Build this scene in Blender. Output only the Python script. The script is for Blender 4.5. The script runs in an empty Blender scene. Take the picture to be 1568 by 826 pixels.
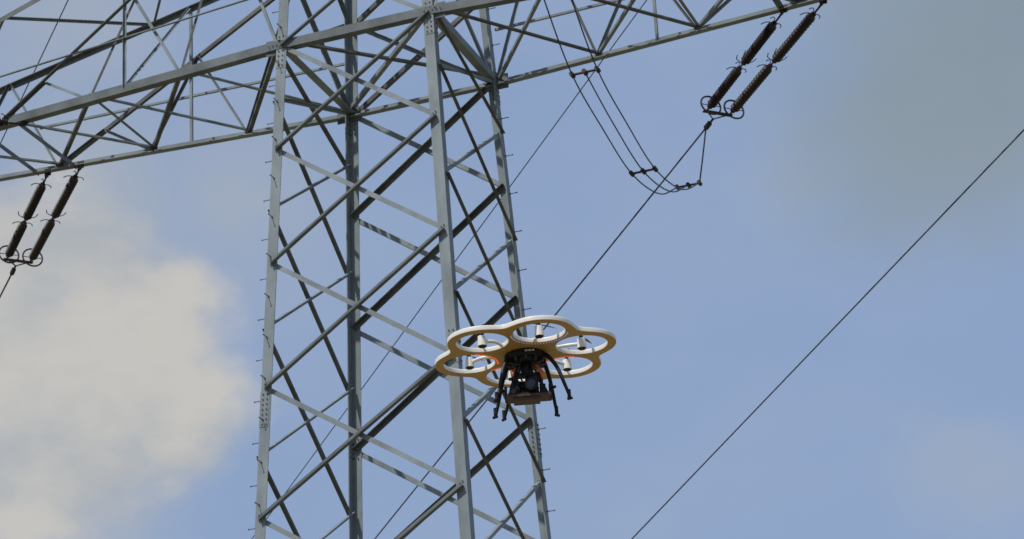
import bpy, bmesh, math, random
from mathutils import Vector, Matrix
random.seed(4)
scene=bpy.context.scene
scene.view_settings.view_transform='Standard'
scene.view_settings.look='None'
scene.view_settings.exposure=0
Z0=31.7
# ---------------- camera
yaw,pitch,roll=[math.radians(v) for v in (-19.6718,22.794,-3.2417)]
F=Vector((math.sin(yaw)*math.cos(pitch),math.cos(yaw)*math.cos(pitch),math.sin(pitch)))
r0=Vector((math.cos(yaw),-math.sin(yaw),0)); u0=r0.cross(F)
Rv=r0*math.cos(roll)+u0*math.sin(roll); Uv=-r0*math.sin(roll)+u0*math.cos(roll)
CP=Vector((22.1404,-53.9576,-30.0182+Z0))
cd=bpy.data.cameras.new("camera"); cam=bpy.data.objects.new("camera",cd)
scene.collection.objects.link(cam); scene.camera=cam
cam.matrix_world=Matrix((( Rv.x,Uv.x,-F.x,CP.x),(Rv.y,Uv.y,-F.y,CP.y),(Rv.z,Uv.z,-F.z,CP.z),(0,0,0,1)))
cd.sensor_width=36; cd.lens=36*4135.96/1568; cd.clip_end=8000; cd.clip_start=.1
cd.dof.use_dof=True; cd.dof.focus_distance=17; cd.dof.aperture_fstop=16

# ---------------- materials
def srgb(r,g,b):
    f=lambda c:(c/255/12.92 if c/255<=.04045 else ((c/255+.055)/1.055)**2.4)
    return (f(r),f(g),f(b),1)
def mat(name,col,rough=.6,metal=0,var=.0,scale=3,col2=None,bump=0,emis=None,es=0,stretch=None,spec=.5):
    m=bpy.data.materials.new(name); m.use_nodes=True
    nt=m.node_tree; b=nt.nodes['Principled BSDF']
    b.inputs['Roughness'].default_value=rough; b.inputs['Metallic'].default_value=metal
    b.inputs['Specular IOR Level'].default_value=spec
    if var or col2:
        tc=nt.nodes.new('ShaderNodeTexCoord'); n=nt.nodes.new('ShaderNodeTexNoise')
        n.inputs['Scale'].default_value=scale; n.inputs['Detail'].default_value=6; n.inputs['Roughness'].default_value=.65
        src=tc.outputs['Object']
        if stretch:
            mp=nt.nodes.new('ShaderNodeMapping'); mp.inputs['Scale'].default_value=stretch
            nt.links.new(src,mp.inputs['Vector']); src=mp.outputs['Vector']
        nt.links.new(src,n.inputs['Vector'])
        cr=nt.nodes.new('ShaderNodeValToRGB')
        cr.color_ramp.elements[0].position=.35; cr.color_ramp.elements[1].position=.65
        c2=col2 or tuple(min(1,c*(1+var)) for c in col[:3])+(1,)
        c1=col if col2 else tuple(c*(1-var) for c in col[:3])+(1,)
        cr.color_ramp.elements[0].color=c1; cr.color_ramp.elements[1].color=c2
        nt.links.new(n.outputs['Fac'],cr.inputs['Fac']); nt.links.new(cr.outputs['Color'],b.inputs['Base Color'])
        if bump:
            bp=nt.nodes.new('ShaderNodeBump'); bp.inputs['Strength'].default_value=bump; bp.inputs['Distance'].default_value=.02
            nt.links.new(n.outputs['Fac'],bp.inputs['Height']); nt.links.new(bp.outputs['Normal'],b.inputs['Normal'])
    else: b.inputs['Base Color'].default_value=col
    if emis:
        b.inputs['Emission Color'].default_value=emis; b.inputs['Emission Strength'].default_value=es
    return m
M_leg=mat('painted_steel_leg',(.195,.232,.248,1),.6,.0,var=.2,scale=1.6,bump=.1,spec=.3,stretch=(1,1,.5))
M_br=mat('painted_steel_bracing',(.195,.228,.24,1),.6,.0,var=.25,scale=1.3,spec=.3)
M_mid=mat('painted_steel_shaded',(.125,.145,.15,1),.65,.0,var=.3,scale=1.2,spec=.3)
M_dark=mat('painted_steel_deep_shade',(.10,.105,.10,1),.7,0,var=.35,scale=1.5,spec=.3)  # same steel made darker: shade on the dark-looking braces put into the colour
M_ins=mat('brown_porcelain',(.02,.010,.009,1),.35)
M_fit=mat('rusty_fitting',(.035,.022,.018,1),.6,.3,var=.4,scale=8)
M_wire=mat('conductor_aluminium',(.05,.055,.065,1),.6,.2)
M_white=mat('drone_white_plastic',(.80,.77,.70,1),.4,var=.04,scale=12)
M_ochre=mat('drone_ochre_underside',(.52,.32,.10,1),.45,var=.1,scale=9)
M_blk=mat('drone_black_plastic',(.008,.008,.009,1),.5,spec=.3)
M_gry=mat('drone_grey_metal',(.03,.03,.035,1),.4,.4)
M_brown=mat('drone_brown_tray',(.065,.028,.012,1),.45,var=.25,scale=20)
M_glass=mat('lens_glass',(.01,.012,.03,1),.05,spec=.6)
M_orange=mat('drone_orange_trim',(.75,.13,.02,1),.4)
M_red=mat('drone_red_led',(.7,.08,.02,1),.4,emis=(1,.12,.02,1),es=.7)
M_blue=mat('drone_blue_led',(.3,.3,.9,1),.4,emis=(.45,.45,1,1),es=.5)

def empty(name,parent=None):
    o=bpy.data.objects.new(name,None); scene.collection.objects.link(o)
    o.empty_display_size=.1
    if parent: o.parent=parent
    return o
def obj_from_bm(name,bm,mats,parent=None,smooth=False):
    bmesh.ops.recalc_face_normals(bm,faces=bm.faces)
    me=bpy.data.meshes.new(name); bm.to_mesh(me); bm.free()
    for m in (mats if isinstance(mats,(list,tuple)) else [mats]): me.materials.append(m)
    if smooth:
        for p in me.polygons: p.use_smooth=True
    o=bpy.data.objects.new(name,me); scene.collection.objects.link(o)
    if parent: o.parent=parent
    return o
def prism(bm,poly,p0,p1,e1,e2,mi=0):
    a=[bm.verts.new(p0+e1*x+e2*y) for x,y in poly]; b=[bm.verts.new(p1+e1*x+e2*y) for x,y in poly]
    n=len(poly); fs=[bm.faces.new(a),bm.faces.new(b)]
    for i in range(n): fs.append(bm.faces.new((a[i],a[(i+1)%n],b[(i+1)%n],b[i])))
    for f in fs: f.material_index=mi
def ang(bm,p0,p1,n1,n2,s,t=None,mi=0,s2=None):
    """L-section steel angle: heel line p0-p1, flanges along n1 and n2"""
    p0=Vector(p0);p1=Vector(p1); t=t or max(.012,s*.1); s2=s2 or s
    ax=(p1-p0).normalized(); n1=Vector(n1); n1=(n1-ax*n1.dot(ax)).normalized()
    n2=Vector(n2); n2=n2-ax*n2.dot(ax); n2=(n2-n1*n2.dot(n1)).normalized()
    prism(bm,[(0,0),(s,0),(s,t),(t,t),(t,s2),(0,s2)],p0,p1,n1,n2,mi)
def cyl(bm,p0,p1,r,n=8,r2=None,mi=0):
    p0=Vector(p0);p1=Vector(p1); ax=(p1-p0).normalized()
    e1=ax.orthogonal().normalized(); e2=ax.cross(e1); r2=r if r2 is None else r2
    a=[bm.verts.new(p0+(e1*math.cos(k*2*math.pi/n)+e2*math.sin(k*2*math.pi/n))*r) for k in range(n)]
    b=[bm.verts.new(p1+(e1*math.cos(k*2*math.pi/n)+e2*math.sin(k*2*math.pi/n))*r2) for k in range(n)]
    fs=[bm.faces.new(a),bm.faces.new(b)]
    for i in range(n): fs.append(bm.faces.new((a[i],a[(i+1)%n],b[(i+1)%n],b[i])))
    for f in fs: f.material_index=mi
def box(bm,c,e1,e2,e3,mi=0):
    c=Vector(c);v=[]
    for i in (-1,1):
        for j in (-1,1):
            for k in (-1,1): v.append(bm.verts.new(c+e1*i+e2*j+e3*k))
    for q in ((0,1,3,2),(4,6,7,5),(0,4,5,1),(2,3,7,6),(0,2,6,4),(1,5,7,3)):
        f=bm.faces.new([v[i] for i in q]); f.material_index=mi
def tube(bm,pts,r,n=8,mi=0,closed=False,radii=None):
    pts=[Vector(p) for p in pts]; N=len(pts); rings=[]
    up=None
    for i,p in enumerate(pts):
        if closed: t=(pts[(i+1)%N]-pts[i-1]).normalized()
        else: t=(pts[min(i+1,N-1)]-pts[max(i-1,0)]).normalized()
        if up is None: up=t.orthogonal().normalized()
        up=(up-t*up.dot(t)).normalized(); s=t.cross(up)
        rr=radii[i] if radii else r
        rings.append([bm.verts.new(p+(up*math.cos(k*2*math.pi/n)+s*math.sin(k*2*math.pi/n))*rr) for k in range(n)])
    for i in range(N if closed else N-1):
        a=rings[i];b=rings[(i+1)%N]
        for k in range(n):
            f=bm.faces.new((a[k],a[(k+1)%n],b[(k+1)%n],b[k])); f.material_index=mi
    if not closed:
        for q in (rings[0],rings[-1]):
            f=bm.faces.new(q); f.material_index=mi
def smooth_path(P,n=12):
    P=[Vector(p) for p in P]; out=[]
    Q=[P[0]*2-P[1]]+P+[P[-1]*2-P[-2]]
    for i in range(1,len(Q)-2):
        for k in range(n):
            t=k/n; a,b,c,d=Q[i-1],Q[i],Q[i+1],Q[i+2]
            out.append(.5*((2*b)+(c-a)*t+(2*a-5*b+4*c-d)*t*t+(3*b-a-3*c+d)*t**3))
    out.append(P[-1]); return out

# ---------------- tower
A=2.0;B=2.0932;MX=.04264;MY=.0465
def leg(sx,sy,dz): return Vector((sx*(A+MX*dz),sy*(B+MY*dz),Z0-dz))
X=Vector((1,0,0));Y=Vector((0,1,0));Z=Vector((0,0,1))
tower=empty("lattice_transmission_tower")
UP=13.0
bm=bmesh.new()
def wleg(dz): return (A+MX*dz, B+MY*dz)
for sx in (-1,1):
    for sy in (-1,1):
        ang(bm,leg(sx,sy,Z0-.1),leg(sx,sy,-UP),(-sx,0,0),(0,-sy,0),.25,.024)
        for zc,hl in ((8.9+.35*sx*sy,.42),(.15,.45),(-4.,.4),(17.5,.45)):
            a=leg(sx,sy,zc+hl)+Vector((sx,sy,0))*.010; b=leg(sx,sy,zc-hl)+Vector((sx,sy,0))*.010
            ang(bm,a,b,(-sx,0,0),(0,-sy,0),.22,.009)
            for i in range(7):
                for c in (.07,.17):
                    p=a.lerp(b,(i+.5)/7)
                    cyl(bm,p+Vector((-sx*c,0,0)),p+Vector((-sx*c,sy*.03,0)),.017,6,mi=1)
                    cyl(bm,p+Vector((0,-sy*c,0)),p+Vector((sx*.03,-sy*c,0)),.017,6,mi=1)
                    cyl(bm,p+Vector((-sx*c,-sy*.035,0)),p+Vector((-sx*c,-sy*.07,0)),.019,6,mi=1)
                    cyl(bm,p+Vector((-sx*.035,-sy*c,0)),p+Vector((-sx*.07,-sy*c,0)),.019,6,mi=1)
obj_from_bm("legs",bm,[M_leg,M_mid],tower)
lev=[0,2.7592,5.6714,8.7324,11.8266,15.1,18.8,23.0,27.5,31.4]
bm=bmesh.new()
def facebrace(bm,p0,p1,out,size,outside,updn,mi=0):
    ax=(p1-p0).normalized(); out=Vector(out)
    inpl=ax.cross(out).normalized()
    if inpl.z<0: inpl=-inpl
    if outside:
        off=out*.006; ang(bm,p0+off-inpl*size/2,p1+off-inpl*size/2,inpl,out,size,size*.1,mi)
    else:
        off=-out*.032; ang(bm,p0+off+inpl*size/2,p1+off+inpl*size/2,-inpl,-out,size,size*.1,mi)
def bolts(bm,p,ax,out,n=2,sp=.07):
    for k in range(n):
        q=p+ax*sp*(k-(n-1)/2); cyl(bm,q,q+Vector(out)*.035,.016,6,mi=2)
for i in range(len(lev)-1):
    z0,z1=lev[i],lev[i+1]; s=.125 if i<5 else .14
    for sy in (-1,1):
        out=Vector((0,sy,0))
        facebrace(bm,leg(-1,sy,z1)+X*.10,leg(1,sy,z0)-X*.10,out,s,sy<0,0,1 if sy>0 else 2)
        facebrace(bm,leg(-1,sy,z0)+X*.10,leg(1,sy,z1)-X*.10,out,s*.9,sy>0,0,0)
        w0=(leg(1,sy,z0)-leg(-1,sy,z0)).length; w1=(leg(1,sy,z1)-leg(-1,sy,z1)).length
        zc=Z0-(z0+(z1-z0)*w0/(w0+w1)); yc=sy*(B+MY*(Z0-zc))
        for q in (-1,1): cyl(bm,Vector((q*.035,yc-sy*.05,zc)),Vector((q*.035,yc+sy*.045,zc)),.017,6,mi=2)
        for sx in (-1,1):
            for zz,dd in ((z0,.06),(z1,-.06)):
                p=leg(sx,sy,zz+dd)-X*sx*.13
                bolts(bm,p+out*.008,Vector((sx*.8,0,.6)),out,2)
    h0=(z0+z1)/2; h1=(lev[i+1]+lev[i+2])/2 if i+2<len(lev) else lev[-1]
    for sx in (-1,1):
        out=Vector((sx,0,0)); s2=.085
        facebrace(bm,leg(sx,-1,h1)+Y*.1,leg(sx,1,h0)-Y*.1,out,s2,False,0,0)
        facebrace(bm,leg(sx,-1,h0)+Y*.1,leg(sx,1,h1)-Y*.1,out,s2,True,0,1)
        if i==0:
            facebrace(bm,leg(sx,-1,h0)+Y*.1,leg(sx,1,0)-Y*.1,out,s2,False,0,0)
            facebrace(bm,leg(sx,-1,0)+Y*.1,leg(sx,1,h0)-Y*.1,out,s2,True,0,1)
ul=[0,-2.45,-4.9,-6.9,-8.9,-11,-13]
for i in range(6):
    z0,z1=ul[i+1],ul[i]
    for sy in (-1,1):
        out=Vector((0,sy,0))
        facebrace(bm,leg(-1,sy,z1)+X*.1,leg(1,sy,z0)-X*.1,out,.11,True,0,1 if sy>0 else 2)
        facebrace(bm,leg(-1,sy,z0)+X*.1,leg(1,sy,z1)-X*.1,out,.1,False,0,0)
    for sx in (-1,1):
        out=Vector((sx,0,0))
        facebrace(bm,leg(sx,-1,z1)+Y*.1,leg(sx,1,z0)-Y*.1,out,.1,True,0,1)
        facebrace(bm,leg(sx,-1,z0)+Y*.1,leg(sx,1,z1)-Y*.1,out,.1,False,0,0)
obj_from_bm("body_bracing",bm,[M_br,M_dark,M_mid],tower)

def crossarm(name,zb,XT,hroot,nodes,taper,cs,midx,zmid):
    bm=bmesh.new()
    wx,wy=wleg(Z0-zb)
    hd=lambda x: wy-taper*(abs(x)-wx)
    ht=lambda x: hroot*(XT-abs(x))/(XT-wx)+.12
    def bot(x,sy): return Vector((x,sy*hd(x),zb))
    def top(x,sy): return Vector((x,sy*hd(x)*1.0,zb+ht(x)))
    nod=[wx]+nodes
    for sx in (-1,1):
        for sy in (-1,1):
            o=Vector((0,sy*.028,0)); c2=cs*(1.2 if sy<0 else 1)
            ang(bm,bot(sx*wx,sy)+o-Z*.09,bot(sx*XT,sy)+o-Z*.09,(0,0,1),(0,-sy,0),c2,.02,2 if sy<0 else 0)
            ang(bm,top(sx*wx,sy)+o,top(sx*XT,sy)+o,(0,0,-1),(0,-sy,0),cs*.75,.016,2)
            out=Vector((0,sy,0))
            facebrace(bm,bot(sx*midx,sy)+Z*.05,top(sx*wx,sy),out,.10,True,0,1)
            xs=nod
            hst=lambda x: min(ht(x), max(0,hroot*(midx-abs(x))/(midx-wx)) if abs(x)<midx else ht(x))
            for i in range(len(xs)-1):
                x0,x1=xs[i],xs[i+1]; xm=(x0+x1)/2
                pm=Vector((sx*xm,sy*hd(xm),zb+hst(xm)))
                facebrace(bm,bot(sx*x0,sy),pm,out,.07,False,0,0)
                facebrace(bm,bot(sx*x1,sy),pm,out,.07,False,0,1)
            for xp in (6.25,):
                if xp<XT: facebrace(bm,bot(sx*xp,sy)+Z*.02,top(sx*xp,sy),out,.07,True,0,0)
            facebrace(bm,Vector((sx*wx,sy*hd(wx),zb+zmid)),Vector((sx*midx*1.06,sy*hd(midx),zb+zmid*.85)),out,.06,True,0,0)
        for i in range(len(nod)-1):
            x0,x1=sx*nod[i],sx*nod[i+1]
            ang(bm,bot(x0,-1)+Z*.05,bot(x1,1)+Z*.05,(1,0,0),(0,0,1),.10,.011,1)
            ang(bm,bot(x1,-1)+Z*.07,bot(x0,1)+Z*.07,(1,0,0),(0,0,1),.08,.010,0)
            if i%2:
                ang(bm,bot(x1,-1)+Z*.085,bot(x1,1)+Z*.085,(1,0,0),(0,0,1),.08,.010,0)
                ang(bm,top(x0,-1),top(x1,1),(1,0,0),(0,0,-1),.07,.009,0)
            else: ang(bm,top(x1,-1),top(x0,1),(1,0,0),(0,0,-1),.07,.009,0)
        ang(bm,bot(sx*6.25,-1)+Z*.05,top(sx*6.25,1),(1,0,0),(0,0,1),.06,.008,0)
        ang(bm,bot(sx*(midx-.5),-1)-Z*.02,bot(sx*(midx-.5),1)-Z*.02,(sx,0,0),(0,0,-1),.12,.014,0)
        ang(bm,bot(sx*(midx+.55),-1)-Z*.02,bot(sx*(midx+.55),1)-Z*.02,(sx,0,0),(0,0,-1),.12,.014,0)
        ang(bm,bot(sx*XT,-1)-Z*.05,bot(sx*XT,1)-Z*.05,(-sx,0,0),(0,0,1),.18,.015,0)
        ang(bm,bot(sx*wx,-1)+Z*.0,bot(sx*wx,1)+Z*.0,(-sx,0,0),(0,0,1),.20,.018,0)
        ang(bm,top(sx*wx,-1),top(sx*wx,1),(-sx,0,0),(0,0,1),.12,.014,0)
    for sy in (-1,1):
        o=Vector((0,sy*.028,0)); c2=cs*(1.2 if sy<0 else 1)
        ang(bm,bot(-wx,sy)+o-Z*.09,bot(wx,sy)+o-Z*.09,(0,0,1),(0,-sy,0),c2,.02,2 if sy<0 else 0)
        ang(bm,top(-wx,sy)+o,top(wx,sy)+o,(0,0,-1),(0,-sy,0),cs*.7,.016)
        for sx in (-1,1):
            box(bm,bot(sx*wx,sy)+Vector((0,-sy*.045,.0)),X*.3,Y*.006,Z*.2,mi=2)
            for k in range(5):
                p=bot(sx*wx,sy)+Vector((-.2+.1*k,sy*.03,.02)); cyl(bm,p,p+Y*sy*.03,.015,6,mi=2)
    ang(bm,bot(-wx,-1)+Z*.12,bot(wx,1)+Z*.12,(1,-1,0),(0,0,1),.11,.012,1)
    ang(bm,bot(wx,-1)+Z*.145,bot(-wx,1)+Z*.145,(1,1,0),(0,0,1),.11,.012,0)
    obj_from_bm(name,bm,[M_br,M_dark,M_mid],tower)
    return bot,hd
botL,hdL=crossarm("lower_crossarm",Z0,21.2,4.9,[4.7,7.3,9.9,12.7,15.5,18.4,21.2],.0826,.18,9.9,1.5)
botU,hdU=crossarm("upper_crossarm",Z0+8.6,14.4,3.2,[4.4,7.0,9.6,12.0,14.4],.10,.15,8.5,1.2)

bm=bmesh.new()
for sx,sy in ((-1,-1),(1,1)):
    z=-12.; k=0
    while z<Z0-2.5:
        p=leg(sx,sy,z)
        d=Vector((sx,0,0)) if k%2==0 else Vector((0,sy,0))
        q=p+(Vector((0,-sy*.08,0)) if k%2==0 else Vector((-sx*.08,0,0)))
        cyl(bm,q,q+d*.2,.011,6); cyl(bm,q+d*.185,q+d*.2,.02,6); cyl(bm,q+d*.0,q+d*.03,.022,6)
        z+=.5; k+=1
obj_from_bm("step_bolts",bm,M_mid,tower)
bm=bmesh.new()
for sx in (-1,1):
    for sy in (-1,1):
        p=leg(sx,sy,Z0-.1)
        cyl(bm,Vector((p.x,p.y,-.6)),Vector((p.x,p.y,.45)),.55,20,.42)
obj_from_bm("foundations",bm,mat('concrete',(.35,.34,.32,1),.9,var=.15,scale=4,bump=.3),tower)

# ---------------- lines
d=Vector((-.7088,.6810,-.1839)).normalized()
dh=Vector((d.x,d.y,0)).normalized(); dperp=Vector((dh.y,-dh.x,0))
def insulator(A1,A2,dv,L,perp,wy=.65):
    root=empty("insulator_string")
    A1=Vector(A1);A2=Vector(A2); mid=(A1+A2)/2
    E=mid+dv*L
    E1=E-perp*wy/2; E2=E+perp*wy/2
    if (A1-mid).dot(perp)>0: A1,A2=A2,A1
    bi=bmesh.new(); bf=bmesh.new()
    for a,e in ((A1,E1),(A2,E2)):
        ax=(e-a).normalized(); LL=(e-a).length
        s=ax.orthogonal().normalized()
        cyl(bf,a,a+ax*.45,.025,8)
        box(bf,a+ax*.05,ax*.09,s*.05,ax.cross(s)*.025)
        g=.28; g2=.2; body=(LL-.5-g-g2)/2
        t0=.5
        for k in range(2):
            t1=t0+body; n=30
            prof=[(t0,.06)]
            for j in range(n):
                c=t0+.05+(body-.10)*(j+.5)/n; w=(body-.10)/n
                prof+= [(c-w*.4,.085),(c,.122 if j%2 else .114),(c+w*.15,.116 if j%2 else .110),(c+w*.4,.085)]
            prof.append((t1,.06))
            tube(bi,[a+ax*t for t,_ in prof],.05,14,radii=[r for _,r in prof])
            for tt in (t0+.01,t1-.01):
                cyl(bf,a+ax*(tt-.06),a+ax*(tt+.06),.07,12)
            for tt,sg in ((t0-.02,1),(t1+.02,-1)):
                if k==1 and sg==-1: continue
                for q in (-1,1):
                    w=perp*q
                    P=[a+ax*tt,a+ax*(tt)+w*.12+Z*.02,a+ax*(tt+.05*sg)+w*.22+Z*.03,a+ax*(tt+.16*sg)+w*.265+Z*.05]
                    tube(bf,smooth_path(P,4),.012,6)
                P=[a+ax*tt,a+ax*(tt-.05*sg)+Z*.12,a+ax*(tt+.04*sg)+Z*.2,a+ax*(tt+.14*sg)+Z*.24]
                tube(bf,smooth_path(P,4),.012,6)
            if k==0: cyl(bf,a+ax*t1,a+ax*(t1+g),.022,8)
            t0=t1+g
        c=e-ax*.22; e1=perp; e2=ax.cross(perp).normalized()
        tube(bf,[c+e1*.27*math.cos(t)+e2*.27*math.sin(t) for t in [i*2*math.pi/28 for i in range(28)]],.023,8,closed=True)
        cyl(bf,c-e1*.27,c+e1*.27,.012,6)
        cyl(bf,e-ax*.25,e,.025,8)
    tip=E+dv*.28
    box(bf,E+dv*.03,perp*(wy/2+.08),dv*.05,Z*.012)
    tube(bf,[E1,tip,E2],.02,6)
    cyl(bf,tip,tip+dv*.25,.03,8); box(bf,tip+dv*.28,dv*.12,perp*.05,Z*.045)
    for a in (A1,A2): box(bf,a+Z*.06,X*.09,Y*.012,Z*.1)
    obj_from_bm("porcelain_sheds",bi,M_ins,root)
    obj_from_bm("fittings",bf,M_fit,root)
    return tip+dv*.38
def wire(name,pts,r,m=M_wire,parent=None):
    bm=bmesh.new(); tube(bm,pts,r,6); return obj_from_bm(name,bm,m,parent,smooth=True)
LEN=165
Lstr=4.3
yk={}
dn=Vector((-.62,-.77,-.12)).normalized(); dnp=Vector((dn.y,-dn.x,0)).normalized()
for nm,xc in (('L',-9.72),('R',9.98),('RR',20.52),('LL',-20.52)):
    y=hdL(xc)
    yk[nm]=insulator((xc-.48,y-.05,Z0-.14),(xc+.48,y-.05,Z0-.14),d,Lstr,dperp)
    yk[nm+'n']=insulator((xc-.48,-y+.05,Z0-.14),(xc+.48,-y+.05,Z0-.14),dn,Lstr,dnp)
for nm,xc in (('UR',13.73),('UL',-7.5)):
    y=hdU(xc)
    yk[nm]=insulator((xc-.3,y,Z0+8.5),(xc+.3,y,Z0+8.5),d,Lstr,dperp)
for k,p in yk.items():
    if k.endswith('n'): wire("power_line",[p,p+dn*200*1.0+Z*14],.022)
    else: wire("power_line",[p,p+d*LEN],.017 if k[0]=='U' else .023)

# jumper loop passing below the crossarm
c0=[(5.0,8.0,-.98),(4.95,6.4,-1.80),(5.17,3.4,-2.53),(5.42,.45,-2.62),(5.64,-2.2,-2.5),(5.81,-4.3,-1.72),(6.0,-6.4,-.6)]
root=empty("jumper_cable")
for k,off in enumerate((-.3,0,.3)):
    pts=[Vector((x+off,y,z+Z0)) for x,y,z in c0]
    if k==1: pts=pts[:5]
    wire("strand_%d"%k,smooth_path(pts,10),.018,parent=root)
wire("strand_link",smooth_path([yk['R'],Vector((5.75,6.9,Z0-.75)),Vector((5.3,8.0,Z0-.98))],8),.02,parent=root)
bm=bmesh.new()
for i in (0,2,4):
    c=Vector(c0[i])+Z*Z0
    cyl(bm,c-X*.33,c+X*.33,.03,8)
    for off in (-.3,0,.3): cyl(bm,c+X*off-Y*.09,c+X*off+Y*.09,.055,8)
obj_from_bm("spacers",bm,M_fit,root)

# ---------------- drone
def ray(x,y): return (F+Rv*(x-784)/4135.96-Uv*(y-413)/4135.96).normalized()
DP=CP+Vector((-.3113,.88,.3587)).normalized()*15.9
drone=empty("hexacopter_drone")
R_=.345; RO=.2; RH=.158; TH=math.radians(15.5)
def lob(k): t=TH+k*math.pi/3; return (R_*math.cos(t),-R_*math.sin(t))
N=360; raw=[]
for i in range(N):
    best=0
    for k in range(6):
        dl=(i*2*math.pi/N)-(-(TH+k*math.pi/3))
        dl=(dl+math.pi)%(2*math.pi)-math.pi
        if abs(R_*math.sin(dl))<RO and abs(dl)<1.2:
            best=max(best,R_*math.cos(dl)+math.sqrt(RO**2-(R_*math.sin(dl))**2))
    raw.append(best)
ker=[math.exp(-.5*(j/6.)**2) for j in range(-18,19)]; ks=sum(ker)
sm=[sum(raw[(i+j-18)%N]*ker[j] for j in range(37))/ks+.003 for i in range(N)]
def flat_curve(outer,holes,ext,bev,name):
    cu=bpy.data.curves.new(name,'CURVE'); cu.dimensions='2D'; cu.fill_mode='BOTH'
    for P in [outer]+holes:
        s=cu.splines.new('POLY'); s.points.add(len(P)-1); s.use_cyclic_u=True
        for i,p in enumerate(P): s.points[i].co=(p[0],p[1],0,1)
    cu.extrude=ext; cu.bevel_depth=bev; cu.bevel_resolution=3
    co=bpy.data.objects.new("tmp",cu); scene.collection.objects.link(co)
    bpy.context.view_layer.update()
    me=bpy.data.meshes.new_from_object(co.evaluated_get(bpy.context.evaluated_depsgraph_get()))
    bpy.data.objects.remove(co); me.name=name; return me
outer=[(sm[i]*math.cos(i*2*math.pi/N),sm[i]*math.sin(i*2*math.pi/N)) for i in range(N)]
holes=[]
for k in range(6):
    cx,cy=lob(k); holes.append([(cx+RH*math.cos(t),cy+RH*math.sin(t)) for t in [j*2*math.pi/72 for j in range(72)]])
me=flat_curve(outer,holes,.010,.006,"ring_frame")
me.materials.clear(); me.materials.append(M_white); me.materials.append(M_ochre)
for p in me.polygons:
    p.material_index=1 if (p.normal.z<-.45) else 0
ring=bpy.data.objects.new("ring_frame",me); scene.collection.objects.link(ring); ring.parent=drone
bm=bmesh.new(); bp=bmesh.new()
for k in range(6):
    cx,cy=lob(k); c=Vector((cx,cy,0))
    cyl(bm,c+Z*-.034,c+Z*.026,.028,24,.024,mi=0)
    cyl(bm,c+Z*-.040,c+Z*-.034,.022,24,mi=1)
    cyl(bm,c+Z*.026,c+Z*.045,.012,12,mi=1)
    inn=c*(1-(RH+.02)/R_)
    side=Vector((-cy,cx,0)).normalized()*.035
    pth=smooth_path([inn+Z*-.002,(inn*.5+c*.5)+side*.5+Z*.006,c-Z*.005],6)
    tube(bm,pth,.011,8,mi=0)
    a=random.random()*math.pi+.4
    for q in (0,math.pi):
        e=Vector((math.cos(a+q),math.sin(a+q),0)); s=Vector((-e.y,e.x,0))
        vs=[]
        for t,w in ((.012,.006),(.04,.013),(.08,.014),(.12,.010),(.15,.004)):
            vs.append((bp.verts.new(c+e*t+s*w+Z*(.045)),bp.verts.new(c+e*t-s*w+Z*(.039))))
        for i in range(4):
            f=bp.faces.new((vs[i][0],vs[i+1][0],vs[i+1][1],vs[i][1])); f.material_index=1 if i==3 and k%2 else 0
obj_from_bm("motors_and_arms",bm,[M_white,M_blk],drone)
obj_from_bm("propellers",bp,[M_blk,M_orange],drone)
bm=bmesh.new()
def lathe(bm,prof,n=32,mi=0):
    tube(bm,[Z*z+X*1e-6*i for i,(z,r) in enumerate(prof)],.1,n,radii=[r for z,r in prof],mi=mi)
lathe(bm,[(-.085,.07),(-.083,.088),(-.06,.097),(-.058,.116),(-.045,.124),(-.022,.124),(-.0165,.106)])
lathe(bm,[(.0165,.16),(.024,.155),(.042,.12),(.055,.06),(.058,.001)],mi=1)
for k in range(12):
    t=k*math.pi/6; e=Vector((math.cos(t),math.sin(t),0)); box(bm,e*.106-Z*.07,e*.012,e.cross(Z)*.008,Z*.012,mi=2)
for j in range(7): box(bm,Vector((.002+.008*j,-.1230,-.034)),X*.0026,Y*.0025,Z*(.004 if j%3 else .006),mi=1)
obj_from_bm("hub",bm,[M_blk,M_white,M_gry],drone)
bm=bmesh.new()
def rbox(c,sx,sy,sz,mi=0,ch=.25):
    m=min(sx,sy,sz)*ch; c=Vector(c)
    lv=[(-sz,sx-m,sy-m),(-sz+m,sx,sy),(sz-m,sx,sy),(sz,sx-m,sy-m)]
    rings=[]
    for z,a,b in lv:
        k=m*.9
        rings.append([bm.verts.new(c+Vector(v)) for v in ((a-k,-b,z),(a,-b+k,z),(a,b-k,z),(a-k,b,z),(-a+k,b,z),(-a,b-k,z),(-a,-b+k,z),(-a+k,-b,z))])
    fs=[bm.faces.new(rings[0]),bm.faces.new(rings[-1])]
    for i in range(3):
        for k in range(8): fs.append(bm.faces.new((rings[i][k],rings[i][(k+1)%8],rings[i+1][(k+1)%8],rings[i+1][k])))
    for f in fs: f.material_index=mi
cyl(bm,(0,0,-.075),(0,0,-.125),.034,16,mi=0)
rbox((0,0,-.128),.075,.025,.009)
for s in (-1,1):
    rbox((s*.08,0,-.17),.008,.024,.05)
    cyl(bm,(s*.066,0,-.20),(s*.10,0,-.20),.022,14,mi=0)
rbox((-.004,.012,-.196),.066,.024,.038,ch=.3)
rbox((-.054,.0,-.198),.014,.03,.034,ch=.5)
rbox((.012,.010,-.152),.024,.024,.014,ch=.6)
cyl(bm,(.022,-.008,-.194),(.022,-.035,-.195),.031,28,mi=0)
cyl(bm,(.022,-.035,-.195),(.022,-.062,-.196),.035,28,mi=2)
cyl(bm,(.022,-.062,-.196),(.022,-.082,-.197),.032,28,.036,mi=0)
tube(bm,[Vector((.022,-.083,-.197))+X*.0335*math.cos(t)+Z*.0335*math.sin(t) for t in [i*math.pi/14 for i in range(28)]],.003,6,mi=0,closed=True)
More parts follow.
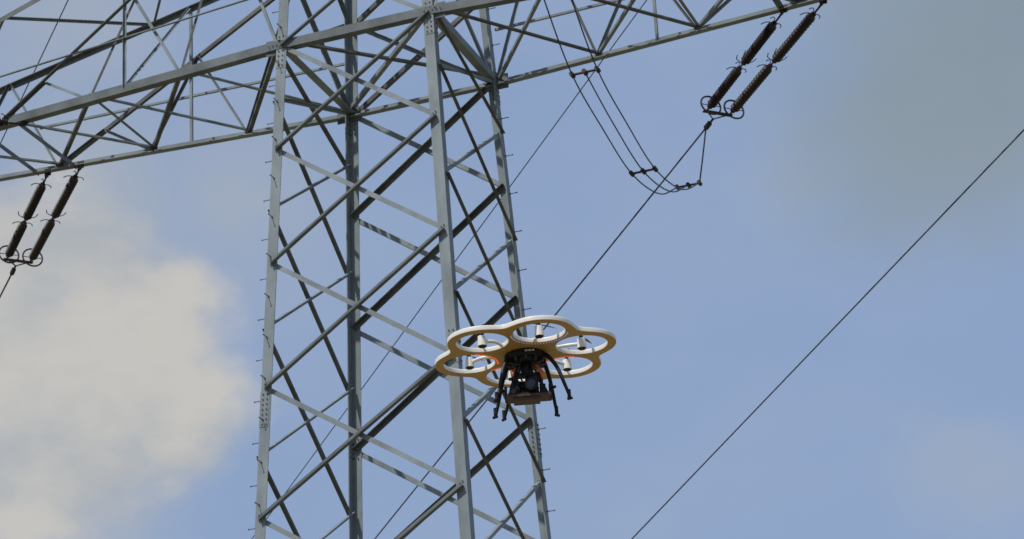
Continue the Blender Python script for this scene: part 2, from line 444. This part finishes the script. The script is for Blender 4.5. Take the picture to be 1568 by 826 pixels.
cyl(bm,(.022,-.0815,-.1965),(.022,-.0838,-.1968),.021,24,mi=3)
rbox((0,.0,-.250),.128,.055,.007,mi=1)
rbox((-.01,.0,-.263),.075,.045,.010,mi=1)
rbox((.0,.0,-.239),.112,.045,.007,mi=0)
for s in (-1,1):
    rbox((s*.125,.01,-.222),.008,.03,.036)
    cyl(bm,(s*.06,.03,-.128),(s*.12,.04,-.24),.010,8,mi=0)
    cyl(bm,(s*.132,-.03,-.215),(s*.155,-.05,-.215),.008,8,mi=0)
rbox((-.075,-.02,-.225),.022,.025,.018,mi=0,ch=.4)
rbox((.09,-.01,-.228),.018,.025,.014,mi=0,ch=.4)
for s,o,mi in ((-1,.0,0),(1,.01,0),(.4,.03,0),(-.5,.0,0),(-.8,.02,0)):
    tube(bm,smooth_path([(s*.05,-.03,-.08),(s*.085,-.05,-.13),(s*.06,-.05+o,-.17),(s*.03,-.03,-.2)],6),.005,6,mi=mi)
tube(bm,smooth_path([(.055,-.03,-.085),(.075,-.05,-.12),(.088,-.05,-.165)],6),.008,6,mi=4)
tube(bm,smooth_path([(.045,.04,-.085),(.062,.02,-.115),(.07,.02,-.15)],6),.006,6,mi=4)
tube(bm,smooth_path([(-.055,-.03,-.085),(-.075,-.05,-.12),(-.08,-.05,-.15)],6),.005,6,mi=4)
g_o=obj_from_bm("gimbal_camera",bm,[M_blk,M_brown,M_gry,M_glass,M_orange],drone)
g_o.scale=(1.04,1.04,1.14)
bm=bmesh.new()
for (a,b,w) in (((.1,.06),(.16,.15),1),((.1,-.05),(.235,-.12),1),((-.1,.06),(-.20,.15),.9),((-.1,-.05),(-.185,-.12),.9),((-.03,.1),(-.15,.2),.9)):
    a=Vector((a[0],a[1],-.03)); b=Vector((b[0],b[1],-.35 if w==1 else -.335))
    P=[a,a.lerp(b,.3)+Z*.055,a.lerp(b,.6)+Z*.075,a.lerp(b,.85)+Z*.045,b+Z*.02,b]
    if w<1: P=[a,a.lerp(b,.45)+Z*.03,a.lerp(b,.8)+Z*.01,b]
    pts=smooth_path(P,6); tube(bm,pts,.008,8,radii=[.0145-.007*i/len(pts) for i in range(len(pts))])
    e=Vector((b.x,b.y,0)).normalized(); tube(bm,[b-e*.012,b+e*.018],.009,8)
    tube(bm,[b+Z*.055,b+Z*.01],.011,8)
obj_from_bm("landing_legs",bm,M_blk,drone)
bm=bmesh.new()
cx,cy=lob(1)
for j in range(30):
    t=math.radians(5+j*5.9); p=Vector((cx+(RH+.0065)*math.cos(t),cy+(RH+.0065)*math.sin(t),-.0165)); box(bm,p,X*.0026,Y*.0026,Z*.002,mi=1)
for k in (3,4,5):
    cx,cy=lob(k)
    for j in range(14):
        t=math.atan2(-cy,-cx)+math.radians(-58+j*6)*(1 if k!=5 else -1); p=Vector((cx+(RH+.010)*math.cos(t),cy+(RH+.010)*math.sin(t),-.0165)); box(bm,p,X*.005,Y*.005,Z*.002,mi=0)
obj_from_bm("led_lights",bm,[M_red,M_blue],drone)
drone.matrix_world=Matrix.Translation(DP)@Matrix.Rotation(-yaw,4,'Z')@Matrix.Rotation(math.radians(-1),4,'Y')

# ---------------- ground
bm=bmesh.new()
S=5000; n=40
vs=[[bm.verts.new((S*(i/n*2-1),S*(j/n*2-1),0)) for j in range(n+1)] for i in range(n+1)]
for i in range(n):
    for j in range(n): bm.faces.new((vs[i][j],vs[i+1][j],vs[i+1][j+1],vs[i][j+1]))
obj_from_bm("ground",bm,mat('dry_grass_field',(.13,.12,.055,1),.9,col2=(.24,.19,.10,1),scale=.3,bump=.3))

# ---------------- light
SE,SA=math.radians(52),math.radians(200)
sdir=Vector((math.sin(SA)*math.cos(SE),math.cos(SA)*math.cos(SE),math.sin(SE)))
sl=bpy.data.lights.new("sun",'SUN'); sl.energy=3.2; sl.angle=math.radians(.5); sl.color=(1,.95,.87)
so=bpy.data.objects.new("sun",sl); scene.collection.objects.link(so)
so.rotation_euler=sdir.to_track_quat('Z','Y').to_euler()
w=bpy.data.worlds.new("World"); scene.world=w; w.use_nodes=True; nt=w.node_tree
for nn in list(nt.nodes): nt.nodes.remove(nn)
L=nt.links.new; new=nt.nodes.new
out=new('ShaderNodeOutputWorld'); bg=new('ShaderNodeBackground'); bg.inputs['Strength'].default_value=.1
L(bg.outputs[0],out.inputs[0])
sky=new('ShaderNodeTexSky'); sky.sky_type='NISHITA'; sky.sun_disc=False; sky.sun_elevation=SE; sky.sun_rotation=SA
sky.air_density=1.; sky.dust_density=1.5; sky.ozone_density=1.5
tc=new('ShaderNodeTexCoord'); gen=tc.outputs['Generated']
def noise(scale,detail,rough,off=(0,0,0),st=(1,1,1)):
    mp=new('ShaderNodeMapping'); mp.inputs['Location'].default_value=off; mp.inputs['Scale'].default_value=st
    L(gen,mp.inputs['Vector'])
    z=new('ShaderNodeTexNoise'); z.inputs['Scale'].default_value=scale; z.inputs['Detail'].default_value=detail; z.inputs['Roughness'].default_value=rough
    L(mp.outputs[0],z.inputs['Vector']); return z
nz=noise(8,6,.5)
sub=new('ShaderNodeVectorMath'); sub.operation='SUBTRACT'; L(nz.outputs['Color'],sub.inputs[0]); sub.inputs[1].default_value=(.5,.5,.5)
scl=new('ShaderNodeVectorMath'); scl.operation='SCALE'; L(sub.outputs[0],scl.inputs[0]); scl.inputs['Scale'].default_value=.08
ad=new('ShaderNodeVectorMath'); ad.operation='ADD'; L(gen,ad.inputs[0]); L(scl.outputs[0],ad.inputs[1])
def M_(op,a,b):
    m=new('ShaderNodeMath'); m.operation=op
    for i,v in enumerate((a,b)):
        if isinstance(v,(int,float)): m.inputs[i].default_value=v
        else: L(v,m.inputs[i])
    return m.outputs[0]
def mr(v,a,b,c,d_,sm=True):
    m=new('ShaderNodeMapRange'); m.interpolation_type='SMOOTHSTEP' if sm else 'LINEAR'
    L(v,m.inputs['Value'])
    for k,x in zip(('From Min','From Max','To Min','To Max'),(a,b,c,d_)): m.inputs[k].default_value=x
    return m.outputs[0]
def mix(fac,c1,c2):
    m=new('ShaderNodeMix'); m.data_type='RGBA'
    if isinstance(fac,(int,float)): m.inputs[0].default_value=fac
    else: L(fac,m.inputs[0])
    for i,c in ((6,c1),(7,c2)):
        if isinstance(c,tuple): m.inputs[i].default_value=c
        else: L(c,m.inputs[i])
    return m.outputs[2]
def C10(r,g,b):
    c=srgb(r,g,b); return (c[0]*10,c[1]*10,c[2]*10,1)
def field(blobs):
    cur=None
    for px,rad,amt in blobs:
        ds=new('ShaderNodeVectorMath'); ds.operation='DISTANCE'; L(ad.outputs[0],ds.inputs[0]); ds.inputs[1].default_value=tuple(ray(*px))
        o=mr(ds.outputs['Value'],0,rad*1.5/4136,amt,0)
        cur=o if cur is None else M_('MAXIMUM',cur,o)
    return cur
fine=noise(20,9,.55,off=(3,1,0),st=(1,1,1.5))
fine2=noise(9,5,.5,off=(7,2,5),st=(1,1,1.8))
cur=mix(.8,sky.outputs[0],C10(147,169,205))
hz=mr(fine2.outputs['Fac'],.35,.7,0,.3)
cur=mix(hz,cur,C10(158,174,200))
f1=field([((60,60),260,.8),((330,310),220,.75),((100,380),260,.9),((250,720),200,.7),((1480,740),150,.65),((1000,800),200,.35),((600,250),150,.3),((1250,250),200,.4)])
f1=M_('ADD',f1,M_('MULTIPLY',M_('SUBTRACT',fine2.outputs['Fac'],.5),.8))
cur=mix(mr(f1,.2,1.05,0,.62),cur,C10(172,178,183))
f2=field([((1470,110),330,1.0),((1568,0),300,1.0),((1350,40),220,.8),((1540,280),200,.6)])
f2=M_('ADD',f2,M_('MULTIPLY',M_('SUBTRACT',fine2.outputs['Fac'],.5),.9))
cur=mix(mr(f2,.15,1.0,0,.88),cur,mix(fine2.outputs['Fac'],C10(124,140,150),C10(146,159,168)))
f3=field([((40,560),260,1.0),((130,640),260,1.0),((230,560),170,.9),((300,640),150,.85),((40,760),200,.7)])
f3=M_('ADD',f3,M_('MULTIPLY',M_('SUBTRACT',fine.outputs['Fac'],.5),.75))
f3=M_('ADD',f3,M_('MULTIPLY',M_('SUBTRACT',fine2.outputs['Fac'],.5),.4))
tex=M_('ADD',M_('MULTIPLY',fine2.outputs['Fac'],.6),M_('MULTIPLY',fine.outputs['Fac'],.4))
ccol=mix(mr(tex,.4,.62,0,1),C10(172,177,182),C10(200,197,191))
cur=mix(mr(f3,.28,.75,0,.95),cur,ccol)
L(cur,bg.inputs['Color'])
